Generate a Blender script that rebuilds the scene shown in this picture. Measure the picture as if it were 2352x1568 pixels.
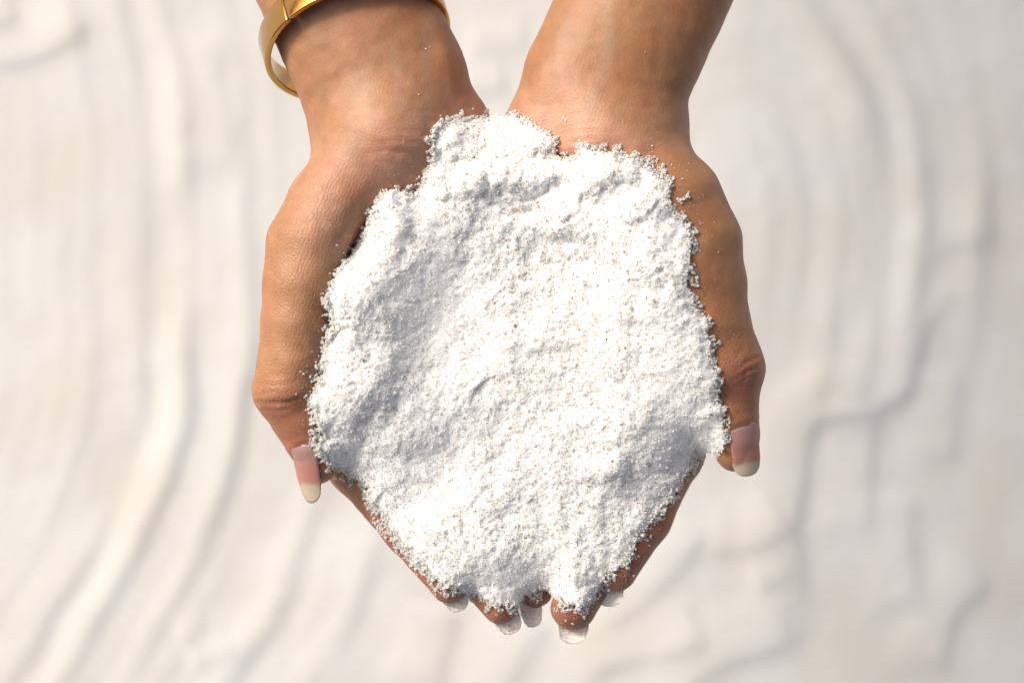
import bpy, math
import numpy as np
from mathutils import Vector

R = math.radians
sc = bpy.context.scene
for o in list(bpy.data.objects):
    bpy.data.objects.remove(o)
C = sc.collection
rng = np.random.default_rng(7)

# ------------------------------------------------------------------ camera, sky, sun, exposure
LENS = 50.0
FRAME = 0.326                       # metres of the palm plane (z = 0) across the picture
D = FRAME * LENS / 36.0             # camera height above the palm plane
PX = FRAME / 2352.0                 # the plan of the hands is drawn on a 2352 x 1568 sheet
GROUND_Z = -0.90

cam_d = bpy.data.cameras.new('camera')
cam = bpy.data.objects.new('camera', cam_d)
C.objects.link(cam)
cam.location = (0, 0, D)
cam_d.lens = LENS
cam_d.sensor_width = 36.0
cam_d.clip_start = 0.02
cam_d.clip_end = 200.0
cam_d.dof.use_dof = True
cam_d.dof.focus_distance = D - 0.004
cam_d.dof.aperture_fstop = 6.8
sc.camera = cam

SUN_EL, SUN_AZ = 38.0, Vector((-0.76, 0.62))   # direction towards the sun on the ground plan
w = bpy.data.worlds.new('World')
sc.world = w
w.use_nodes = True
wn = w.node_tree
bg = wn.nodes['Background']
sky = wn.nodes.new('ShaderNodeTexSky')
sky.sky_type = 'NISHITA'
sky.sun_disc = False
sky.sun_elevation = R(SUN_EL)
sky.sun_rotation = math.atan2(SUN_AZ.x, SUN_AZ.y)
sky.dust_density = 10.0
sky.air_density = 0.75
sky.ozone_density = 0.3
wn.links.new(sky.outputs[0], bg.inputs[0])
bg.inputs[1].default_value = 0.15

sun_d = bpy.data.lights.new('sun', 'SUN')
sun = bpy.data.objects.new('sun', sun_d)
C.objects.link(sun)
sun_d.energy = 2.6
sun_d.angle = R(11.0)
sun_d.color = (1.0, 0.98, 0.925)
a = SUN_AZ.normalized()
to_sun = Vector((a.x * math.cos(R(SUN_EL)), a.y * math.cos(R(SUN_EL)), math.sin(R(SUN_EL))))
sun.rotation_euler = to_sun.to_track_quat('Z', 'Y').to_euler()

sc.view_settings.view_transform = 'Standard'
sc.view_settings.look = 'None'
sc.view_settings.exposure = -0.06
sc.view_settings.gamma = 1.0
sc.cycles.diffuse_bounces = 9
sc.cycles.max_bounces = 14
sc.cycles.transmission_bounces = 10

# ------------------------------------------------------------------ small helpers
def to_world(p):
    """plan coordinates (u right, v down, height; all in sheet units) -> metres"""
    p = np.asarray(p, dtype=np.float64)
    z = p[:, 2] * PX
    s = (D - z) / D * PX
    return np.stack([(p[:, 0] - 1176) * s, (784 - p[:, 1]) * s, z], 1)

def new_obj(name, verts, faces, mat, parent=None, smooth=True, fix=True):
    """verts Nx3 in metres, faces MxK index array"""
    faces = np.asarray(faces, dtype=np.int32)
    verts = np.asarray(verts, dtype=np.float64)
    if fix:                                     # closed shapes: faces outward
        a_, b_, c_ = verts[faces[:, 0]], verts[faces[:, 1]], verts[faces[:, 2]]
        ctr = verts.mean(0)
        vol = np.einsum('ij,ij->', a_ - ctr, np.cross(b_ - ctr, c_ - ctr))
        if faces.shape[1] == 4:
            d_ = verts[faces[:, 3]]
            vol += np.einsum('ij,ij->', a_ - ctr, np.cross(c_ - ctr, d_ - ctr))
        if vol < 0:
            faces = faces[:, ::-1]
    k = faces.shape[1]
    me = bpy.data.meshes.new(name)
    me.vertices.add(len(verts))
    me.vertices.foreach_set('co', verts.astype(np.float32).ravel())
    me.loops.add(faces.size)
    me.loops.foreach_set('vertex_index', np.ascontiguousarray(faces).ravel())
    me.polygons.add(len(faces))
    me.polygons.foreach_set('loop_start', np.arange(0, faces.size, k, dtype=np.int32))
    me.polygons.foreach_set('use_smooth', np.full(len(faces), smooth))
    me.update(calc_edges=True)
    me.validate()
    me.materials.append(mat)
    o = bpy.data.objects.new(name, me)
    C.objects.link(o)
    if parent:
        o.parent = parent
    return o

def add_color(o, name, rgb):
    at = o.data.color_attributes.new(name, 'FLOAT_COLOR', 'POINT')
    col = np.ones((len(rgb), 4), dtype=np.float32)
    col[:, :3] = rgb
    at.data.foreach_set('color', col.ravel())

def add_vec(o, name, vec):
    at = o.data.attributes.new(name, 'FLOAT_VECTOR', 'POINT')
    at.data.foreach_set('vector', np.asarray(vec, dtype=np.float32).ravel())

def add_float(o, name, val):
    at = o.data.attributes.new(name, 'FLOAT', 'POINT')
    at.data.foreach_set('value', np.asarray(val, dtype=np.float32).ravel())

def tag(o, label=None, cat=None, group=None, kind=None):
    for k, v in (('label', label), ('category', cat), ('group', group), ('kind', kind)):
        if v:
            o[k] = v

def vnoise(u, v, scale, seed):
    """smooth value noise, about -1..1"""
    r = np.random.default_rng(seed)
    t = r.uniform(-1, 1, (256, 256))
    x, y = u / scale + 1000.37, v / scale + 1000.71
    xi, yi = np.floor(x).astype(int), np.floor(y).astype(int)
    fx, fy = x - xi, y - yi
    fx = fx * fx * fx * (fx * (fx * 6 - 15) + 10)
    fy = fy * fy * fy * (fy * (fy * 6 - 15) + 10)
    g = lambda i, j: t[i & 255, j & 255]
    return ((g(xi, yi) * (1 - fx) + g(xi + 1, yi) * fx) * (1 - fy)
            + (g(xi, yi + 1) * (1 - fx) + g(xi + 1, yi + 1) * fx) * fy)

def poly_near(u, v, pts, closed=False):
    """distance to a polyline, signed side (+ = away from the sun), parameter 0..1"""
    pts = np.asarray(pts, dtype=np.float64)
    if closed:
        pts = np.vstack([pts, pts[:1]])
    best = np.full(u.shape, 1e9)
    side = np.ones(u.shape)
    n = len(pts) - 1
    par = np.zeros(u.shape)
    for i in range(n):
        ax, ay = pts[i]
        bx, by = pts[i + 1] - pts[i]
        L2 = bx * bx + by * by + 1e-9
        t = np.clip(((u - ax) * bx + (v - ay) * by) / L2, 0, 1)
        dx, dy = u - ax - t * bx, v - ay - t * by
        d = np.hypot(dx, dy)
        nx, ny = -by, bx
        if nx * 1.0 + ny * 0.6 < 0:
            nx, ny = -nx, -ny
        m = d < best
        best = np.where(m, d, best)
        side = np.where(m, np.where(dx * nx + dy * ny >= 0, 1.0, -1.0), side)
        par = np.where(m, (i + t) / n, par)
    return best, side, par

def inside(u, v, pts):
    pts = np.asarray(pts, dtype=np.float64)
    r = np.zeros(u.shape, bool)
    j = len(pts) - 1
    for i in range(len(pts)):
        (xi, yi), (xj, yj) = pts[i], pts[j]
        cond = ((yi > v) != (yj > v)) & (u < (xj - xi) * (v - yi) / (yj - yi + 1e-12) + xi)
        r ^= cond
        j = i
    return r

# ------------------------------------------------------------------ materials
def mat_base(name):
    m = bpy.data.materials.new(name)
    m.use_nodes = True
    nt = m.node_tree
    b = nt.nodes['Principled BSDF']
    return m, nt, b, (lambda t, **k: mk(nt, t, **k)), nt.links.new

def mk(nt, t, **k):
    n = nt.nodes.new(t)
    for a_, b_ in k.items():
        setattr(n, a_, b_)
    return n

def mat_skin():
    m, nt, b, N, L = mat_base('skin')
    col = N('ShaderNodeVertexColor', layer_name='skin_colour')
    uv = N('ShaderNodeAttribute', attribute_name='skin_map')
    # mottling
    no = N('ShaderNodeTexNoise'); no.inputs['Scale'].default_value = 0.03; no.inputs['Detail'].default_value = 5
    L(uv.outputs['Vector'], no.inputs['Vector'])
    rm = N('ShaderNodeMapRange'); rm.inputs['From Min'].default_value = 0.3; rm.inputs['From Max'].default_value = 0.7
    rm.inputs['To Min'].default_value = 0.88; rm.inputs['To Max'].default_value = 1.10
    L(no.outputs[0], rm.inputs[0])
    no2 = N('ShaderNodeTexNoise'); no2.inputs['Scale'].default_value = 0.16; no2.inputs['Detail'].default_value = 4
    L(uv.outputs['Vector'], no2.inputs['Vector'])
    rm2 = N('ShaderNodeMapRange'); rm2.inputs['From Min'].default_value = 0.3; rm2.inputs['From Max'].default_value = 0.7
    rm2.inputs['To Min'].default_value = 0.93; rm2.inputs['To Max'].default_value = 1.06
    L(no2.outputs[0], rm2.inputs[0])
    mu = N('ShaderNodeMath', operation='MULTIPLY'); L(rm.outputs[0], mu.inputs[0]); L(rm2.outputs[0], mu.inputs[1])
    mx = N('ShaderNodeVectorMath', operation='SCALE')
    L(col.outputs['Color'], mx.inputs[0]); L(mu.outputs[0], mx.inputs['Scale'])
    L(mx.outputs[0], b.inputs['Base Color'])
    # fine criss-cross relief: two families of wavering lines, and rows of fine lines across the wrist
    def lines(rot, period, dist):
        mp = N('ShaderNodeMapping'); mp.inputs['Rotation'].default_value = (0, 0, R(rot))
        L(uv.outputs['Vector'], mp.inputs['Vector'])
        wv = N('ShaderNodeTexWave', wave_type='BANDS', bands_direction='X', wave_profile='SIN')
        wv.inputs['Scale'].default_value = 2 * math.pi / (20 * period)
        wv.inputs['Distortion'].default_value = dist
        wv.inputs['Detail'].default_value = 2.0
        wv.inputs['Detail Scale'].default_value = 1.6
        L(mp.outputs[0], wv.inputs['Vector'])
        pw = N('ShaderNodeMath', operation='POWER'); L(wv.outputs['Fac'], pw.inputs[0]); pw.inputs[1].default_value = 0.45
        return pw
    l1, l2, l3 = lines(58, 7.5, 7.0), lines(-20, 9.0, 8.0), lines(90, 9.0, 8.0)
    mn = N('ShaderNodeMath', operation='MULTIPLY'); L(l1.outputs[0], mn.inputs[0]); L(l2.outputs[0], mn.inputs[1])
    fine = N('ShaderNodeAttribute', attribute_name='fine')
    wrist = N('ShaderNodeAttribute', attribute_name='wrist')
    m1 = N('ShaderNodeMath', operation='MULTIPLY'); L(mn.outputs[0], m1.inputs[0]); L(fine.outputs['Fac'], m1.inputs[1])
    m2 = N('ShaderNodeMath', operation='MULTIPLY'); L(l3.outputs[0], m2.inputs[0]); L(wrist.outputs['Fac'], m2.inputs[1])
    n3 = N('ShaderNodeTexNoise'); n3.inputs['Scale'].default_value = 0.30; n3.inputs['Detail'].default_value = 4
    L(uv.outputs['Vector'], n3.inputs['Vector'])
    m3 = N('ShaderNodeMath', operation='MULTIPLY'); L(n3.outputs[0], m3.inputs[0]); m3.inputs[1].default_value = 0.5
    a1 = N('ShaderNodeMath', operation='ADD'); L(m1.outputs[0], a1.inputs[0]); L(m2.outputs[0], a1.inputs[1])
    a2 = N('ShaderNodeMath', operation='ADD'); L(a1.outputs[0], a2.inputs[0]); L(m3.outputs[0], a2.inputs[1])
    bp = N('ShaderNodeBump'); bp.inputs['Strength'].default_value = 0.40; bp.inputs['Distance'].default_value = 0.0002
    L(a2.outputs[0], bp.inputs['Height'])
    L(bp.outputs[0], b.inputs['Normal'])
    b.inputs['Roughness'].default_value = 0.5
    b.inputs['Specular IOR Level'].default_value = 0.42
    b.inputs['Subsurface Weight'].default_value = 0.10
    b.inputs['Subsurface Radius'].default_value = (1.0, 0.4, 0.22)
    b.inputs['Subsurface Scale'].default_value = 0.0035
    return m

def mat_nail(dusty):
    m, nt, b, N, L = mat_base('dusty_nail' if dusty else 'nail')
    col = N('ShaderNodeVertexColor', layer_name='nail_colour')
    if dusty:
        tc = N('ShaderNodeTexCoord')
        no = N('ShaderNodeTexNoise'); no.inputs['Scale'].default_value = 1100; no.inputs['Detail'].default_value = 4
        L(tc.outputs['Object'], no.inputs['Vector'])
        r_ = N('ShaderNodeMapRange'); r_.inputs['From Min'].default_value = 0.30; r_.inputs['From Max'].default_value = 0.5
        r_.inputs['To Max'].default_value = 0.92
        L(no.outputs[0], r_.inputs[0])
        mx = N('ShaderNodeMixRGB'); L(r_.outputs[0], mx.inputs[0]); L(col.outputs['Color'], mx.inputs[1])
        mx.inputs[2].default_value = (0.92, 0.89, 0.85, 1)
        L(mx.outputs[0], b.inputs['Base Color'])
        bp = N('ShaderNodeBump'); bp.inputs['Strength'].default_value = 0.25; bp.inputs['Distance'].default_value = 0.0002
        L(no.outputs[0], bp.inputs['Height']); L(bp.outputs[0], b.inputs['Normal'])
        b.inputs['Roughness'].default_value = 0.7
    else:
        L(col.outputs['Color'], b.inputs['Base Color'])
        b.inputs['Roughness'].default_value = 0.32
        b.inputs['Specular IOR Level'].default_value = 0.4
        b.inputs['Subsurface Weight'].default_value = 0.15
        b.inputs['Subsurface Radius'].default_value = (1, 0.5, 0.35)
        b.inputs['Subsurface Scale'].default_value = 0.001
    src = b.inputs['Base Color'].links[0].from_socket
    tr = N('ShaderNodeBsdfTranslucent'); L(src, tr.inputs['Color'])
    ms = N('ShaderNodeMixShader'); ms.inputs[0].default_value = 0.25 if dusty else 0.22
    L(b.outputs[0], ms.inputs[1]); L(tr.outputs[0], ms.inputs[2])
    L(ms.outputs[0], nt.nodes['Material Output'].inputs['Surface'])
    return m

def mat_gold():
    m, nt, b, N, L = mat_base('gold')
    tc = N('ShaderNodeTexCoord')
    no = N('ShaderNodeTexNoise'); no.inputs['Scale'].default_value = 900; no.inputs['Detail'].default_value = 6
    L(tc.outputs['Object'], no.inputs['Vector'])
    r_ = N('ShaderNodeMapRange'); r_.inputs['To Min'].default_value = 0.08; r_.inputs['To Max'].default_value = 0.22
    L(no.outputs[0], r_.inputs[0]); L(r_.outputs[0], b.inputs['Roughness'])
    b.inputs['Base Color'].default_value = (0.52, 0.29, 0.088, 1)
    b.inputs['Metallic'].default_value = 1.0
    bp = N('ShaderNodeBump'); bp.inputs['Strength'].default_value = 0.1; bp.inputs['Distance'].default_value = 0.0002
    L(no.outputs[0], bp.inputs['Height']); L(bp.outputs[0], b.inputs['Normal'])
    return m

def mat_grain():
    m, nt, b, N, L = mat_base('white_grain')
    col = N('ShaderNodeVertexColor', layer_name='grain_colour')
    L(col.outputs['Color'], b.inputs['Base Color'])
    b.inputs['Roughness'].default_value = 0.45
    b.inputs['Specular IOR Level'].default_value = 0.35
    tr = N('ShaderNodeBsdfTranslucent'); L(col.outputs['Color'], tr.inputs['Color'])
    mx = N('ShaderNodeMixShader'); mx.inputs[0].default_value = 0.66
    out = nt.nodes['Material Output']
    L(b.outputs[0], mx.inputs[1]); L(tr.outputs[0], mx.inputs[2]); L(mx.outputs[0], out.inputs['Surface'])
    return m

def mat_packed():
    m, nt, b, N, L = mat_base('packed_white_sand')
    tc = N('ShaderNodeTexCoord')
    no = N('ShaderNodeTexNoise'); no.inputs['Scale'].default_value = 1500; no.inputs['Detail'].default_value = 5
    L(tc.outputs['Object'], no.inputs['Vector'])
    cr = N('ShaderNodeValToRGB')
    cr.color_ramp.elements[0].position = 0.3; cr.color_ramp.elements[0].color = (0.81, 0.81, 0.80, 1)
    cr.color_ramp.elements[1].position = 0.6; cr.color_ramp.elements[1].color = (0.845, 0.847, 0.84, 1)
    L(no.outputs[0], cr.inputs[0]); L(cr.outputs[0], b.inputs['Base Color'])
    bp = N('ShaderNodeBump'); bp.inputs['Strength'].default_value = 0.35; bp.inputs['Distance'].default_value = 0.0003
    L(no.outputs[0], bp.inputs['Height']); L(bp.outputs[0], b.inputs['Normal'])
    b.inputs['Roughness'].default_value = 0.9
    b.inputs['Specular IOR Level'].default_value = 0.1
    b.inputs['Subsurface Weight'].default_value = 1.0
    b.inputs['Subsurface Radius'].default_value = (1, 0.95, 0.9)
    b.inputs['Subsurface Scale'].default_value = 0.002
    return m

def mat_ground():
    m, nt, b, N, L = mat_base('pale_sand_ground')
    tc = N('ShaderNodeTexCoord')
    no = N('ShaderNodeTexNoise'); no.inputs['Scale'].default_value = 9; no.inputs['Detail'].default_value = 6
    L(tc.outputs['Object'], no.inputs['Vector'])
    cr = N('ShaderNodeValToRGB')
    cr.color_ramp.elements[0].position = 0.35; cr.color_ramp.elements[0].color = (0.568, 0.552, 0.515, 1)
    cr.color_ramp.elements[1].position = 0.6; cr.color_ramp.elements[1].color = (0.600, 0.602, 0.588, 1)
    L(no.outputs[0], cr.inputs[0])
    gn = N('ShaderNodeTexNoise'); gn.inputs['Scale'].default_value = 900; gn.inputs['Detail'].default_value = 4
    L(tc.outputs['Object'], gn.inputs['Vector'])
    L(cr.outputs[0], b.inputs['Base Color'])
    bp = N('ShaderNodeBump'); bp.inputs['Strength'].default_value = 0.35; bp.inputs['Distance'].default_value = 0.0008
    L(gn.outputs[0], bp.inputs['Height']); L(bp.outputs[0], b.inputs['Normal'])
    b.inputs['Roughness'].default_value = 0.95
    b.inputs['Specular IOR Level'].default_value = 0.1
    return m

SKIN, NAIL, NAIL_D, GOLD = mat_skin(), mat_nail(False), mat_nail(True), mat_gold()
GRAIN, PACKED, GROUND = mat_grain(), mat_packed(), mat_ground()

# ------------------------------------------------------------------ the ground: one rippled sand sheet
GS = FRAME * (D - GROUND_Z) / D / 2352.0        # metres per sheet unit at the ground
RIPPLES = [   # (line along the foot of a lee face, height, run-up, drop): broken terraces
    ([(520, 60), (508, 160), (520, 240), (535, 330), (540, 430)], 8, 110, 26),
    ([(-80, 165), (0, 155), (60, 150), (130, 125), (190, 85), (230, 40)], 11, 80, 26),
    ([(-80, 90), (0, 68), (60, 45)], 10, 70, 24),
    ([(430, 1530), (480, 1518), (520, 1503), (555, 1480)], 7, 60, 26),
    ([(410, 1470), (450, 1458), (490, 1440)], 5, 50, 26),
    ([(1050, 1390), (1036, 1440), (1018, 1510), (1000, 1600)], 9, 110, 30),
    ([(1270, 1420), (1217, 1490), (1180, 1560), (1150, 1640)], 9, 110, 32),
    ([(870, 1220), (840, 1350), (800, 1460), (760, 1620)], 7, 110, 36),
    ([(1640, 1210), (1600, 1260), (1540, 1330), (1450, 1405), (1340, 1465)], 10, 100, 32),
    ([(1640, 1478), (1570, 1496), (1480, 1515), (1400, 1535), (1300, 1600)], 11, 100, 32),
    ([(2380, 535), (2300, 545), (2230, 560), (2150, 605)], 7, 80, 36),
    ([(2290, 640), (2215, 695), (2170, 750), (2145, 830), (2118, 905), (2070, 940), (2000, 956), (1930, 964), (1885, 985), (1864, 1050), (1856, 1130), (1838, 1210), (1842, 1270), (1850, 1340), (1858, 1430), (1870, 1560)], 13, 130, 30),
    ([(2050, 930), (2032, 1000), (2026, 1080), (2020, 1170), (2010, 1290)], 9, 120, 32),
    ([(1840, 1205), (1780, 1246), (1700, 1268), (1600, 1272)], 9, 80, 26),
    ([(1835, 1318), (1790, 1345), (1730, 1368)], 6, 60, 26),
    ([(1870, 1482), (1780, 1500), (1700, 1522), (1610, 1568), (1540, 1640)], 11, 100, 34),
    ([(2250, 820), (2246, 930), (2243, 1000), (2236, 1100)], 7, 100, 32),
    ([(2140, 1130), (2126, 1230), (2138, 1330), (2155, 1440)], 8, 110, 34),
    ([(2360, 1360), (2270, 1420), (2228, 1490), (2212, 1600)], 9, 110, 34),
    ([(1220, 108), (1160, 112), (1060, 120)], 7, 60, 30),
    ([(1170, 205), (1110, 212), (1040, 204)], 8, 50, 26),
]
LEFT_LINE = ([-300, 0, 20, 200, 380, 520, 700, 850, 1000, 1120, 1240, 1350, 1450, 1560, 1900],
             [330, 392, 398, 425, 442, 449, 448, 440, 418, 385, 340, 285, 225, 150, -90])
LEFT_SET = [(-420, 6), (-352, 8), (-288, 7), (-222, 11), (-168, 6), (-105, 15), (0, 19), (58, 8), (135, 19), (205, 9), (262, 9), (352, 15), (430, 8), (520, 9), (610, 7)]
ARC_SET = [(150, 7), (222, 13), (300, 8), (398, 17), (455, 6), (512, 26), (614, 20), (690, 8), (770, 9)]
def lee(s, wl, wr):
    s = s + wr * 0.55
    return np.where(s < 0, np.exp(-(s / wl) ** 2), np.exp(-(s / wr) ** 2))
def smooth_line(p, n=6):
    p = np.array(p, float)
    if len(p) < 3:
        return p
    q = np.vstack([2 * p[0] - p[1], p, 2 * p[-1] - p[-2]])
    out = []
    for i in range(1, len(q) - 2):
        for t in np.arange(n) / n:
            out.append(0.5 * (2 * q[i] + (q[i + 1] - q[i - 1]) * t + (2 * q[i - 1] - 5 * q[i] + 4 * q[i + 1] - q[i + 2]) * t ** 2 + (3 * q[i] - q[i - 1] - 3 * q[i + 1] + q[i + 2]) * t ** 3))
    out.append(q[-2])
    return np.array(out)
def ground_axis(half, step, far):
    a_ = list(np.arange(0, half, step))
    s, x = step, half
    while x < far:
        a_.append(x); s *= 1.22; x += s
    a_.append(far)
    a_ = np.array(a_)
    return np.concatenate([-a_[:0:-1], a_])
gx = ground_axis(0.62, 0.003, 60.0)
gy = ground_axis(0.44, 0.003, 60.0)
X, Y = np.meshgrid(gx, gy)
U, V = X / GS + 1176, 784 - Y / GS
Hg = np.zeros_like(X)
nearc = (np.abs(X) < 0.6) & (np.abs(Y) < 0.45)
for line, amp, wl, wr in RIPPLES:
    WU, WV = U[nearc], V[nearc]
    d, side, t = poly_near(WU, WV, smooth_line(line, 4))
    s = d * side + wr * 0.55
    g = np.where(s < 0, np.exp(-(s / wl) ** 2), np.exp(-(s / wr) ** 2))
    endf = np.exp(-np.maximum(0, d - 90) ** 2 / 60 ** 2)
    endf = endf * (lambda q: q * q * (3 - 2 * q))(np.clip(np.minimum(t, 1 - t) / 0.2, 0, 1))
    Hg[nearc] += amp * 0.66 * g * endf
near = (np.abs(X) < 3) & (np.abs(Y) < 3)
WU, WV = U[nearc], V[nearc]
wob = vnoise(WU * 0.6, WV, 150, 11) * 16 + vnoise(WU, WV, 60, 12) * 4
sl = WU - np.interp(WV, *LEFT_LINE) + wob
sl = sl * (1 - 0.10 * np.clip((WV - 900) / 700, 0, 1))
fl = np.clip((1080 - WU) / 320, 0, 1)
fl = fl * fl * (3 - 2 * fl)
for q, (s0, amp) in enumerate(LEFT_SET):
    mod = 0.62 + 0.55 * vnoise(WU * 0.4, WV, 260, 100 + q)
    Hg[nearc] += fl * amp * 0.62 * np.clip(mod, 0.1, 1.2) * lee(sl - s0, 62, 34)
rr = np.sqrt(np.maximum(WU - 1560 + 0.12 * np.maximum(WV - 500, 0), 0) ** 2 + (0.775 * np.minimum(WV - 500, 0)) ** 2) + wob * 0.8
fr = np.clip((WU - 1590) / 120, 0, 1) * np.clip((1020 - WV) / 380, 0, 1)
for q, (s0, amp) in enumerate(ARC_SET):
    mod = 0.68 + 0.5 * vnoise(WU, WV * 0.6, 240, 130 + q)
    Hg[nearc] += fr * amp * 0.6 * np.clip(mod, 0.1, 1.2) * lee(rr - s0, 60, 36)
Hg *= np.clip((0.60 - np.abs(X)) / 0.12, 0, 1) * np.clip((0.45 - np.abs(Y)) / 0.09, 0, 1)   # traced ripples die away into the open beach
Hg += np.where(near, vnoise(U * 0.94 + V * 0.34, V * 0.8 - U * 0.28, 230, 3) * 2.0 + vnoise(U * 0.87 + V * 0.5, V * 0.87 - U * 0.5, 48, 4) * 0.45 + vnoise(U * 0.9 - V * 0.42, V * 0.9 + U * 0.42, 21, 6) * 0.28, 0)
# beyond the traced ripples the beach goes on rippled
outer = np.clip((np.maximum(np.abs(X) - 0.50, np.abs(Y) - 0.36)) / 0.15, 0, 1)
ph = (X + 0.25 * np.sin(Y * 2.1) + 0.12 * np.sin(Y * 5.3 + X)) / 0.16 * 2 * np.pi
Hg += outer * np.where(near, 7 * np.sin(ph) + 3 * np.sin(ph * 0.53 + 1), 0)
# slope down to the right, added to turn that side from the sun and darken it
fall = np.clip(X - 0.12, 0, 0.8)
Hg = Hg * GS - 0.42 * fall ** 2 / (0.4 + fall) - 0.02 * X * (np.abs(X) < 2)
nv, nu = X.shape
idx = np.arange(nu * nv).reshape(nv, nu)
gf = np.stack([idx[:-1, :-1], idx[:-1, 1:], idx[1:, 1:], idx[1:, :-1]], -1).reshape(-1, 4)
g_ = new_obj('ground', np.stack([X, Y, GROUND_Z + Hg], -1).reshape(-1, 3), gf, GROUND, fix=False)
tag(g_, 'pale rippled sand beach lying out of focus below the hands', None, None, 'structure')

# ------------------------------------------------------------------ hands as one smooth implicit surface each
HS = 6.0
class Field:
    def __init__(s, lo, hi):
        s.lo = np.array(lo, float)
        s.n = np.ceil((np.array(hi, float) - s.lo) / HS).astype(int) + 1
        s.ax = [s.lo[i] + HS * np.arange(s.n[i]) for i in range(3)]
        s.F = np.full(s.n, 500.0, np.float32)
    def box(s, lo, hi):
        i0 = np.clip(np.floor((np.array(lo) - s.lo) / HS).astype(int), 0, s.n - 1)
        i1 = np.clip(np.ceil((np.array(hi) - s.lo) / HS).astype(int) + 1, 1, s.n)
        return tuple(slice(a_, b_) for a_, b_ in zip(i0, i1))
    def cone(s, sl, a_, ra, b_, rb, f=1.0):
        x = s.ax[0][sl[0]][:, None, None].astype(np.float32)
        y = s.ax[1][sl[1]][None, :, None].astype(np.float32)
        z = (s.ax[2][sl[2]][None, None, :] / f).astype(np.float32)
        a_, b_ = np.array(a_, float), np.array(b_, float)
        a_[2] /= f; b_[2] /= f
        ab = b_ - a_
        L2 = float(ab @ ab) + 1e-6
        t = np.clip(((x - a_[0]) * ab[0] + (y - a_[1]) * ab[1] + (z - a_[2]) * ab[2]) / L2, 0, 1)
        d = np.sqrt((x - a_[0] - t * ab[0]) ** 2 + (y - a_[1] - t * ab[1]) ** 2 + (z - a_[2] - t * ab[2]) ** 2)
        return (d - (ra + (rb - ra) * t)).astype(np.float32)
    @staticmethod
    def smin(a_, b_, k):
        h = np.maximum(k - np.abs(a_ - b_), 0) / k
        return np.minimum(a_, b_) - h * h * k * 0.25
    def add_chain(s, pts, f=1.0, k=30.0, chain_k=14.0, target=None):
        """pts: (u, v, z, r) list; blended within itself, then with what is there"""
        P = np.array(pts, float)
        m = P[:, 3].max() + 70
        sl = s.box(P[:, :3].min(0) - m, P[:, :3].max(0) + m)
        c = None
        for p, q in zip(P[:-1], P[1:]):
            d = s.cone(sl, p[:3], p[3], q[:3], q[3], f)
            c = d if c is None else s.smin(c, d, chain_k)
        if target is None:
            s.F[sl] = s.smin(s.F[sl], c, k)
        else:                                   # a finger: joins the palm only
            base = s.F0[sl]
            s.F[sl] = np.minimum(s.F[sl], s.smin(base, c, k))
    def freeze(s):
        s.F0 = s.F.copy()
    def top(s):
        """highest surface point per column"""
        neg = s.F < 0
        rev = neg[:, :, ::-1]
        has = rev.any(2)
        k = s.n[2] - 1 - rev.argmax(2)
        k = np.clip(k, 0, s.n[2] - 2)
        I, J = np.indices(k.shape)
        f0, f1 = s.F[I, J, k], s.F[I, J, k + 1]
        t = np.where(f1 > f0, -f0 / (f1 - f0 + 1e-9), 0)
        z = s.lo[2] + HS * (k + np.clip(t, 0, 1))
        return np.where(has, z, np.nan)
    def mesh(s):
        F = s.F
        S = F < 0
        n0, n1, n2 = F.shape
        cnt = np.zeros((n0 - 1, n1 - 1, n2 - 1), np.int8)
        for dx in (0, 1):
            for dy in (0, 1):
                for dz in (0, 1):
                    cnt += S[dx:n0 - 1 + dx, dy:n1 - 1 + dy, dz:n2 - 1 + dz]
        act = (cnt > 0) & (cnt < 8)
        I, J, K = np.nonzero(act)
        vid = np.full(act.shape, -1, np.int32)
        vid[I, J, K] = np.arange(len(I))
        corner = {}
        for dx in (0, 1):
            for dy in (0, 1):
                for dz in (0, 1):
                    corner[(dx, dy, dz)] = F[I + dx, J + dy, K + dz]
        acc = np.zeros((len(I), 3)); num = np.zeros(len(I))
        for c0 in corner:
            for axis in range(3):
                if c0[axis] == 0:
                    c1 = list(c0); c1[axis] = 1; c1 = tuple(c1)
                    fa, fb = corner[c0], corner[c1]
                    m = (fa < 0) != (fb < 0)
                    t = np.where(m, fa / np.where(m, fa - fb, 1), 0)
                    p = np.tile(np.array(c0, float), (len(I), 1))
                    p[:, axis] += t
                    acc += p * m[:, None]; num += m
        pos = acc / num[:, None] + np.stack([I, J, K], 1)
        pos = s.lo + HS * pos
        quads = []
        for axis in range(3):
            sl0 = [slice(1, -1)] * 3; sl1 = [slice(1, -1)] * 3
            sl0[axis] = slice(0, -1); sl1[axis] = slice(1, None)
            A, B = S[tuple(sl0)], S[tuple(sl1)]
            i, j, k = np.nonzero(A != B)
            off = [1, 1, 1]; off[axis] = 0
            i, j, k = i + off[0], j + off[1], k + off[2]
            o1, o2 = [(1, 2), (2, 0), (0, 1)][axis]
            e = np.stack([i, j, k], 1)
            def cell(a1, a2):
                q = e.copy(); q[:, o1] -= a1; q[:, o2] -= a2
                return vid[q[:, 0], q[:, 1], q[:, 2]]
            q = np.stack([cell(1, 1), cell(0, 1), cell(0, 0), cell(1, 0)], 1)
            flip = ~S[tuple(np.stack([i, j, k]))] if False else B[i - off[0], j - off[1], k - off[2]]
            q[flip] = q[flip][:, ::-1]
            quads.append(q)
        return pos, np.concatenate(quads)

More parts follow.
